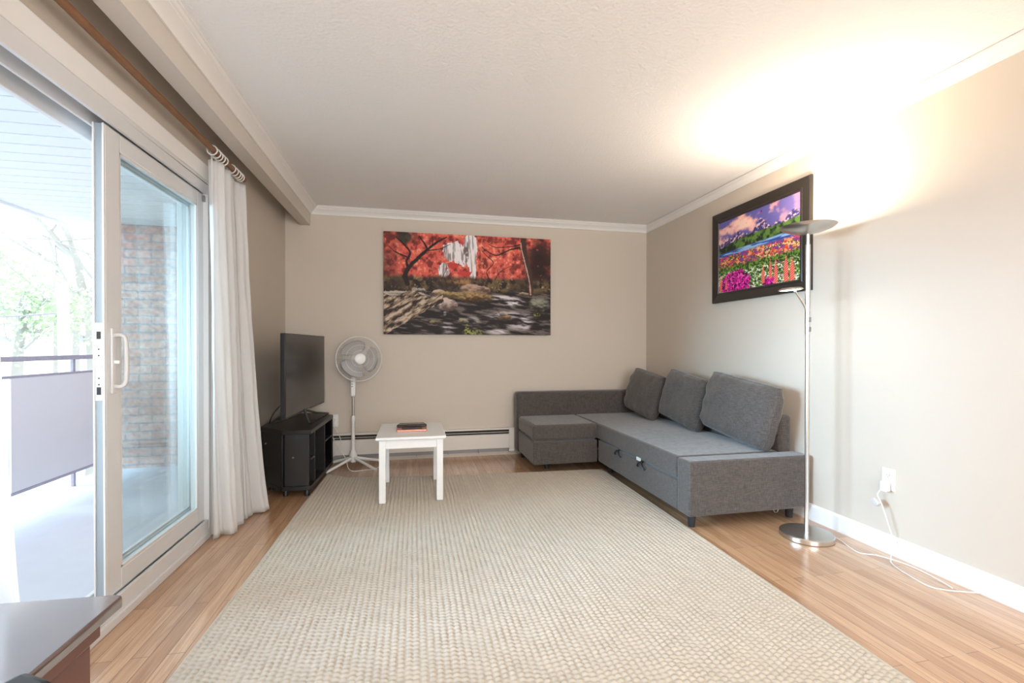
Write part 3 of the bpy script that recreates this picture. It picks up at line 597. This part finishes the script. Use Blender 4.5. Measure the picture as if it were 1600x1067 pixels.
# ------------------------------------------------------------------ small table with tray
TX0,TX1,TY0,TY1=-.255,.235,3.345,3.955; ZT=.480
t=thing('side_table','small white square-legged side table standing on the far end of the rug','table',(0,3.65,.011))
MB().box((TX0,TY0,ZT-.022),(TX1,TY1+.02,ZT)).obj('table_top',WHITE,t,bevel=.008,seg=3)
LG=.046; I_=.022
for x in (TX0+I_,TX1-I_-LG):
    for y in (TY0+I_,TY1-I_-LG): MB().box((x,y,.0130),(x+LG,y+LG,ZT-.022)).obj('leg',WHITE,t,bevel=.003)
x0,x1,y0,y1=TX0+I_+LG,TX1-I_-LG,TY0+I_+LG,TY1-I_-LG
for a,b in (((x0,y0-LG+.008,ZT-.085),(x1,y0-LG+.026,ZT-.022)),((x0,y1+LG-.026,ZT-.085),(x1,y1+LG-.008,ZT-.022)),((x0-LG+.008,y0,ZT-.085),(x0-LG+.026,y1,ZT-.022)),((x1+LG-.026,y0,ZT-.085),(x1+LG-.008,y1,ZT-.022))): MB().box(a,b).obj('apron',WHITE,t,bevel=.001)
COP=mat('rose copper',(.80,.36,.26),.3,metal=.6)
t=thing('small_box','small rose copper box with an open black lid and lined tray, on white table','box',(-.01,3.62,ZT))
c=MB(); c.prism([(-.115,3.555),(.098,3.555),(.105,3.562),(.105,3.675),(-.122,3.675),(-.122,3.562)],ZT+.0005,ZT+.014); c.obj('base',COP,t,bevel=.004)
MB().box((-.082,3.575,ZT+.0135),(.070,3.640,ZT+.0165)).obj('lining',BLACKP,t,bevel=.004)
l=MB(); l.prism([(-.122,3.668),(.106,3.668),(.098,3.72),(.088,3.765),(-.104,3.765),(-.114,3.72)],ZT+.0140,ZT+.034); l.obj('lid',mat('glossy black lid',(.02,.014,.012),.25),t,bevel=.006)

# ------------------------------------------------------------------ pedestal fan
FX_,FY_=-.54,4.50
FAN=t=thing('pedestal_fan','white pedestal fan with grey blades between the television and the table','fan',(FX_,FY_,0))
for ax,ay,zz,rg in ((-.735,4.275,.012,0),(-.315,4.27,.012,0),(-.27,4.60,.010,0),(-.78,4.60,.010,0)):
    d=Vector((ax-FX_,ay-FY_,0)).normalized(); 
    MB().tube([(FX_+d.x*.02,FY_+d.y*.02,.088),(ax,ay,.022)],.0125,10).obj('leg',PLAST,t,smooth=True)
MB().lathe([(0,.05),(.024,.05),(.026,.12),(.036,.10),(.036,.125),(.026,.150),(.0165,.175),(.0165,.42),(.021,.425),(.021,.455),(.015,.475),(.012,.478),(0,.478)],(FX_,FY_,0),24).obj('column',PLAST,t,smooth=True)
MB().lathe([(0,.47),(.0105,.47),(.0105,.68),(0,.68)],(FX_,FY_,0),16).obj('chrome_tube',STEEL,t,smooth=True)
hb=MB().box((FX_-.022,FY_-.028,.655),(FX_+.022,FY_+.026,.83)).obj('control_box',PLAST,t,bevel=.014,seg=3)
m=MB()
for k in range(3): m.box((FX_-.013,FY_-.031,.790-.022*k),(FX_+.004,FY_-.027,.798-.022*k))
m.obj('button',DSTEEL,hb)
FH=Vector((-.483,FY_-.045,1.003)); aim=Vector((.30,-1,.05)).normalized()
Q=aim.to_track_quat('Z','Y').to_matrix()
MB().lathe([(0,-.10),(.03,-.10),(.048,-.085),(.052,-.05),(.052,-.01),(0,-.01)],FH-aim*.03,28,Q).obj('motor_housing',PLAST,t,smooth=True)
MB().tube([(FX_,FY_+.0,.82),(FX_,FY_+.03,.93),FH-aim*.085],.018,10).obj('neck',PLAST,t,smooth=True)
def loc(x,y,z): return FH+Q@Vector((x,y,z))
RG=.207
def cage(sg,name):
    m=MB()
    for r,z in ((RG,0),(RG-.004,.012*sg)): m.tube([loc(r*math.cos(a),r*math.sin(a),z) for a in [2*PI*k/72 for k in range(72)]],.0034,6,closed=True)
    for r,z in ((.125,.055*sg),(.075,.062*sg)): m.tube([loc(r*math.cos(a),r*math.sin(a),z) for a in [2*PI*k/60 for k in range(60)]],.0012,5,closed=True)
    for k in range(84):
        a=2*PI*k/84; ca,sa=math.cos(a),math.sin(a); tw=.10
        pts=[]
        for r,z in ((.045,.064*sg),(.09,.062*sg),(.14,.052*sg),(.18,.032*sg),(RG,.004*sg)):
            b=a+tw*(r-.045)/.15; pts.append(loc(r*math.cos(b),r*math.sin(b),z))
        m.tube(pts,.0009,4,caps=False)
    return m.obj(name,PLAST,t,smooth=True)
cage(1,'front_grille'); cage(-1,'rear_grille')
MB().lathe([(0,.074),(.030,.073),(.046,.067),(.048,.060),(0,.060)],FH,36,Q).obj('grille_badge',WHITE,t,smooth=True)
BLD=mat('translucent grey blade',(.33,.31,.30),.4)
for k in range(3):
    a0=math.radians(100+120*k); m=MB()
    def bl(u,v):
        r=.035+u*.135; half=(.40+.52*math.sin(min(1,u*1.25)*PI*.62))*(1 if u<.9 else 1-((u-.9)/.1)**2*.35); a=a0+(v-.5)*2*half+ .35*u; return loc(r*math.cos(a),r*math.sin(a),.018*(v-.5)*2)
    m.grid(bl,14,12); m.obj('blade',BLD,t,smooth=True,solid=.002)
MB().lathe([(0,.025),(.028,.022),(.034,-.02),(0,-.02)],FH,24,Q).obj('blade_hub',BLD,t,smooth=True)

# ------------------------------------------------------------------ television and its stand
t=thing('corner_stand','black corner television stand with open shelves under the television','tv stand',(-.93,4.1,0))
P=[(-1.145,3.89),(-.935,3.665),(-.735,3.660),(-.705,4.44),(-.86,4.60),(-1.145,4.60)]
def inset(P,k):
    c=Vector((sum(p[0] for p in P)/len(P),sum(p[1] for p in P)/len(P))); return [tuple(c+(Vector(p)-c)*k) for p in P]
MB().prism(P,.468,.50).obj('top_board',BLACK,t,bevel=.003); MB().prism(inset(P,1.0),.055,.085).obj('bottom_board',BLACK,t,bevel=.003)
PI_=inset(P,.965)
def panel(a,b,z0,z1,name,th=.015,m_=BLACK):
    a=Vector(a);b=Vector(b); n=(b-a).normalized(); n=Vector((-n.y,n.x))*th/2
    return MB().prism([tuple(a-n),tuple(b-n),tuple(b+n),tuple(a+n)],z0,z1).obj(name,m_,t,bevel=.001)
GLOSS=mat('lit-face black laminate',(.022,.021,.021),.30,bump=.03,bscale=25)  # lighter, glossier copy of the laminate; lit side face put into colour
panel(PI_[0],PI_[1],.085,.468,'side_panel'); panel((PI_[1][0]+.012,PI_[1][1]+.004),(PI_[2][0]-.012,PI_[2][1]+.004),.085,.468,'side_panel',m_=GLOSS)
panel(PI_[4],PI_[5],.085,.468,'back_panel'); panel(PI_[5],PI_[0],.085,.468,'back_panel')
A=Vector(PI_[2]);B=Vector(PI_[3]); e=(B-A).normalized(); nI=Vector((-e.y,e.x))
if nI.x>0: nI=-nI
for s_ in (.17,.62): 
    q=A+(B-A)*s_; panel(tuple(q),tuple(q+nI*.28),.085,.468,'divider',m_=GLOSS)
for s0,s1,z,dp in ((.02,.155,.27,.15),(.635,.98,.31,.26)):
    a=A+(B-A)*s0; b=A+(B-A)*s1; MB().prism([tuple(a),tuple(b),tuple(b+nI*dp),tuple(a+nI*dp)],z,z+.014).obj('shelf',GLOSS,t,bevel=.001)
panel(tuple(A+(B-A)*.28+nI*.29),tuple(B+nI*.29),.085,.468,'rear_panel')
panel(PI_[3],PI_[4],.085,.468,'side_panel')
for x,y in ((-.775,3.72),(-.93,3.74),(-1.08,3.93),(-.76,4.4),(-1.08,4.5)): MB().lathe([(0,0),(.018,0),(.018,.04),(.008,.056),(0,.056)],(x,y,0),14).obj('castor',BLACKP,t,smooth=True)
for p in ((-1.085,3.805,.385),(-.86,3.666,.30)): MB().lathe([(0,-.003),(.006,-.003),(.006,.003),(0,.003)],p,12,Matrix.Rotation(PI/2,3,'X')).obj('cam_lock',DSTEEL,t)
TV=t=thing('television','black flat-screen television on a corner stand seen at a steep angle','television',(-.85,4.1,.5))
a=Vector((-.884,3.555)); b=Vector((-.806,4.60)); e=(b-a).normalized(); n=Vector((e.y,-e.x))   # n points into the room (+X)
def tvbox(u0,u1,d0,d1,z0,z1,name,m_,par=t,bev=.003):
    q=[a+e*u0+n*d0,a+e*u1+n*d0,a+e*u1+n*d1,a+e*u0+n*d1]; return MB().prism([tuple(p) for p in q],z0,z1).obj(name,m_,par,bevel=bev)
Ltv=(b-a).length
tvbox(0,Ltv,-.035,0,.595,1.212,'casing',BLACKP,bev=.004)
tvbox(.008,Ltv-.008,-.001,.0012,.612,1.204,'screen',SCREEN,bev=0)
tvbox(Ltv*.2,Ltv*.8,-.07,-.034,.66,1.0,'rear_housing',BLACKP,bev=.01)
tvbox(Ltv*.45,Ltv*.55,.0002,.0016,.598,.606,'maker_mark',DSTEEL,bev=0)
c=a+e*Ltv*.42; cc=Vector((c.x,c.y,.59))
for q in ((-.80,3.93,.508),(-.755,4.50,.508),(-1.085,3.965,.508)): MB().tube([cc+Vector((0,0,.02)),cc*.55+Vector(q)*.45+Vector((0,0,.0)),q],[.011,.010,.007],8).obj('foot',mat('dark gunmetal',(.08,.08,.085),.35,metal=.6),t,smooth=True)
MB().prism([(-.80,3.95),(-.79,3.935),(-.75,4.49),(-.77,4.50)],.501,.507).obj('foot_bar',BLACKP,t)

CORD=mat('white cord',(.78,.75,.70),.5); BCORD=mat('black cord',(.02,.02,.02),.5)
def cord(par,pts,r,m_,n=8): return MB().tube(spline(pts,n),r,7).obj('power_cord',m_,par,smooth=True)
cord(TV,[(-.95,3.99,.70),(-1.00,3.93,.665),(-1.06,3.93,.60),(-1.10,3.97,.53),(-1.105,4.0,.505)],.004,BCORD)

# ------------------------------------------------------------------ outlets and cords
def outlet(label,origin,U,Nn,plugged):
    o=Vector(origin);U=Vector(U);Nn=Vector(Nn);Z=Vector((0,0,1)); t=thing('wall_outlet',label,'outlet',tuple(o))
    def bx(u0,u1,z0,z1,d0,d1,name,m_,par,bev=.002):
        vs=[o+U*u+Nn*d+Z*z for u,d,z in ((u0,d0,z0),(u1,d0,z0),(u1,d1,z0),(u0,d1,z0),(u0,d0,z1),(u1,d0,z1),(u1,d1,z1),(u0,d1,z1))]
        return MB().add(vs,[(0,3,2,1),(4,5,6,7),(0,1,5,4),(1,2,6,5),(2,3,7,6),(3,0,4,7)]).obj(name,m_,par,bevel=bev)
    bx(-.036,.036,-.058,.058,0,.006,'cover_plate',PLAST,t)
    for zc in (.021,-.021):
        r=bx(-.017,.017,zc-.014,zc+.014,.006,.0085,'socket',WHITE,t,.003)
        for u in (-.007,.007): bx(u-.001,u+.001,zc-.002,zc+.007,.0085,.009,'slot',DARK,r,0)
        bx(-.002,.002,zc-.010,zc-.006,.0085,.009,'slot',DARK,r,0)
    return t,bx
t,bx=outlet('white double wall outlet behind the corner stand with two white plugs','outlet'and(-.738,YB,.405),(1,0,0),(0,-1,0),2)
plugs=[]
for zc,ux in ((.021,0),(-.021,-.004)):
    p=thing('power_plug','white power plug in the %s socket of the outlet by the corner stand'%('upper' if zc>0 else 'lower'),'plug',(-.738,YB-.009,.405+zc)); plugs.append(p)
    MB().box((-.738-.013+ux,YB-.040,.405+zc-.012),(-.738+.013+ux,YB-.009,.405+zc+.012)).obj('plug_body',PLAST,p,bevel=.006)
cord(plugs[1],[(-.738,4.675,.385),(-.735,4.63,.37),(-.69,4.60,.31),(-.66,4.59,.23),(-.67,4.58,.16),(-.73,4.55,.09),(-.82,4.66,.02)],.0035,CORD)
cord(FAN,[(-.742,4.675,.42),(-.75,4.62,.38),(-.725,4.56,.27),(-.66,4.52,.17),(-.60,4.46,.09),(-.57,4.40,.02),(-.52,4.34,.005),(-.42,4.36,.005),(-.34,4.37,.005),(-.30,4.47,.005)],.0035,CORD)
t,bx=outlet('white double wall outlet low on right wall with an adapter plugged in',(XR,2.03,.400),(0,-1,0),(-1,0,0),1)
ADP=t=thing('power_adapter','white plug-in power adapter in the lower socket of the right wall outlet','adapter',(XR-.009,2.03,.375))
MB().box((XR-.045,2.012,.335),(XR-.0095,2.048,.392)).obj('adapter_body',PLAST,t,bevel=.008,seg=3)
t=thing('power_plug','grey white plug dangling on its cord under the right wall outlet','plug',(2.46,2.07,.27))
Rm=Matrix.Translation((2.47,2.055,.272))@Matrix.Rotation(.7,4,'X')
MB().box((-.014,-.020,-.016),(.014,.020,.016),mat=Rm).obj('plug_body',mat('grey plastic',(.60,.58,.58),.5),t,bevel=.006)
cord(ADP,[(2.49,2.045,.345),(2.478,2.055,.31),(2.475,2.03,.27),(2.48,2.00,.18),(2.485,1.975,.09),(2.44,1.95,.02),(2.40,1.91,.005),(2.36,1.80,.005),(2.345,1.70,.005),(2.385,1.655,.005),(2.44,1.63,.005),(2.50,1.60,.008)],.0028,CORD)
cord(LAMP,[(2.40,2.26,.010),(2.40,2.20,.005),(2.37,2.12,.005),(2.36,2.05,.005),(2.42,2.01,.005),(2.46,1.93,.005),(2.47,1.84,.005),(2.45,1.72,.005),(2.43,1.66,.005)],.0028,CORD)

# ------------------------------------------------------------------ curtain rod, rings, curtains
RX,RZ=-1.098,2.222
tag(MB().tube(spline([(RX,-.6,RZ),(RX,.6,RZ+.002),(RX,1.9,RZ-.002),(RX,3.40,RZ)],6),.0155,14).obj('curtain_rod',BAMBOO,smooth=True),'long brown bamboo curtain rod under the beam above sliding door','curtain rod')
ys=[2.90,2.945,2.985,3.02,3.055,3.18,3.225,3.265,3.30,3.33]
ring0=None
for k,yy in enumerate(ys):
    tlt=math.radians(random.uniform(-12,12))
    if ring0 is None:
        ring0=MB().tube(circ((0,0,0),.026,28,(1,0,0),(0,0,1)),.0035,8,closed=True).obj('curtain_ring',PLAST,smooth=True); o=ring0
    else:
        o=ring0.copy(); COL.objects.link(o)
    o.location=(RX,yy,RZ-.0065); o.rotation_euler=(0,0,tlt)
    tag(o,'white curtain ring on the brown rod at the top of the right-hand curtain','curtain ring','white curtain rings')
def curtain(label,top,bot,ztop,zbot,nf,amp0,amp1,seed,zb=None):
    nu,nv=260,60
    T_=spline([(*p,0) for p in top],10); B_=spline([(*p,0) for p in bot],10)
    def at(Ls,u):
        k=u*(len(Ls)-1); i=min(int(k),len(Ls)-2); return Ls[i].lerp(Ls[i+1],k-i), (Ls[i+1]-Ls[i]).normalized()
    def fn(u,v):
        # v: 0 bottom -> 1 top
        p1,t1=at(T_,u); p0,t0=at(B_,u); s=v**.75
        p=p0.lerp(p1,s); tt=(t0.lerp(t1,s)).normalized(); nn=Vector((tt.y,-tt.x,0))
        uu=u+.02*math.sin(3*v+seed)*math.sin(u*PI)
        w_=math.sin(2*PI*nf*uu+seed)+.35*math.sin(2*PI*nf*2.3*uu+seed*2+v*1.5)+.3*mnoise.noise(Vector((u*6,v*3,seed)))
        a=amp0+(amp1-amp0)*(1-v)
        q=p+nn*a*w_; z=(zb(u) if zb else zbot)*(1-v)+ztop*v
        q=q+nn*.006*mnoise.noise(Vector((u*22,v*9,seed+4)))
        top_sag=-.012*abs(math.sin(PI*5*u))*(v**30)
        return (q.x,q.y,z+top_sag)
    m=MB(); m.grid(fn,nu,nv); o=m.obj('curtain',CLOTH,smooth=True,fix=False,solid=.0008); return tag(o,label,'curtain',None)
curtain('white cotton curtain hanging from rings at the right end of the sliding door',
   [(RX-.01,2.875),(RX+.01,3.02),(RX-.01,3.18),(RX+.01,3.355)],[(-1.135,2.97),(-1.055,3.04),(-1.06,3.16),(-1.085,3.27),(-1.01,3.36),(-.965,3.45)],RZ-.045,.01,4.5,.020,.026,1.1,zb=lambda u:.006+.03*(u>.8)*(u-.8)*2)
curtain('white curtain panel at the left edge of the view beside dark desk',
   [(RX,1.0),(RX+.01,1.25),(RX,1.42)],[(-1.08,1.05),(-1.06,1.28),(-1.075,1.42),(-1.05,1.575)],RZ-.045,.015,4,.02,.025,3.7)

# ------------------------------------------------------------------ desk in the near left corner
DW=mat('dark red-brown wood',(.085,.045,.038),.32,var=.25,vscale=12)
DW2=mat('red-brown wood side',(.13,.045,.028),.4,var=.2,vscale=12)
b_=DW.node_tree.nodes['Principled BSDF']; b_.inputs['Coat Weight'].default_value=1; b_.inputs['Coat IOR'].default_value=2.6; b_.inputs['Coat Roughness'].default_value=.12
t=thing('wooden_desk','dark red-brown wooden desk corner at the lower left by sliding door','desk',(-.85,.8,0))
MB().prism([(-.96,.76),(-.588,.76),(-.586,1.100),(-.592,1.112),(-.604,1.117),(-.96,1.135)],.577,.600).obj('desk_top',DW,t,bevel=.006,seg=3)
MB().box((-.632,.78,0),(-.610,1.045,.577)).obj('side_panel',DW2,t,bevel=.002)
MB().box((-.94,.78,0),(-.918,1.045,.577)).obj('side_panel',DW2,t,bevel=.002)
MB().box((-.918,1.0,.30),(-.632,1.018,.577)).obj('back_panel',DW2,t,bevel=.002)
MB().box((-.61,.78,.548),(-.598,1.055,.577)).obj('edge_rail',DW2,t,bevel=.003)

# ------------------------------------------------------------------ unseen torchiere added behind the camera to carry the fill uplight
t=thing('torchiere','added white torchiere, unseen behind the camera, for fill light on the ceiling','lamp',(.45,-1.0,0))
MB().lathe([(0,0),(.13,0),(.13,.025),(.02,.03),(0,.03)],(.45,-1.0,0),40).obj('base',WHITE,t,smooth=True)
MB().lathe([(0,.03),(.011,.03),(.011,1.75),(0,1.75)],(.45,-1.0,0),16).obj('pole',WHITE,t,smooth=True)
MB().lathe([(0,1.74),(.08,1.752),(.14,1.785),(.143,1.788),(.138,1.789),(.078,1.758),(0,1.747)],(.45,-1.0,0),48).obj('lamp_shade',WHITE,t,smooth=True)

# ------------------------------------------------------------------ office chair by the desk, only its armrest tip in view
t=thing('office_chair','black office chair beside the desk, only its armrest tip showing at lower left','chair',(-.41,.46,0))
CM=Matrix.Translation((-.41,.46,0))@Matrix.Rotation(math.radians(-30),4,'Z')
def cb(a,b,name,bev,m_=BLACKP): return MB().box(a,b,mat=CM).obj(name,m_,t,bevel=bev,seg=3)
CF=mat('black mesh fabric',(.02,.02,.022),.8)
cb((-.19,-.19,.42),(.19,.20,.48),'seat',.025,CF); cb((-.18,-.25,.52),(.18,-.21,.82),'backrest',.02,CF)
for sx in (-1,1):
    cb((sx*.232-.033,-.06,.640),(sx*.232+.033,.215,.664),'armrest',.011); cb((sx*.232-.012,.03,.44),(sx*.232+.012,.07,.641),'arm_support',.004)
    cb((min(sx*.15,sx*.244),.03,.425),(max(sx*.15,sx*.244),.07,.445),'arm_bracket',.003)
cb((-.02,-.23,.43),(.02,-.20,.55),'back_support',.004)
MB().lathe([(0,.07),(.03,.07),(.03,.25),(.016,.25),(.016,.42),(0,.42)],(-.41,.46,0),20).obj('gas_column',BLACKP,t,smooth=True)
for k in range(5):
    a=math.radians(72*k+20); d=Vector((math.cos(a),math.sin(a),0)); c=Vector((-.41,.46,0))
    MB().tube([c+Vector((0,0,.10)),c+d*.24+Vector((0,0,.075))],[.020,.012],8).obj('leg',BLACKP,t,smooth=True)
    MB().lathe([(0,-.012),(.026,-.012),(.028,0),(.026,.012),(0,.012)],c+d*.24+Vector((0,0,.0285)),16,Matrix.Rotation(PI/2,3,'X')).obj('caster',BLACKP,t,smooth=True)
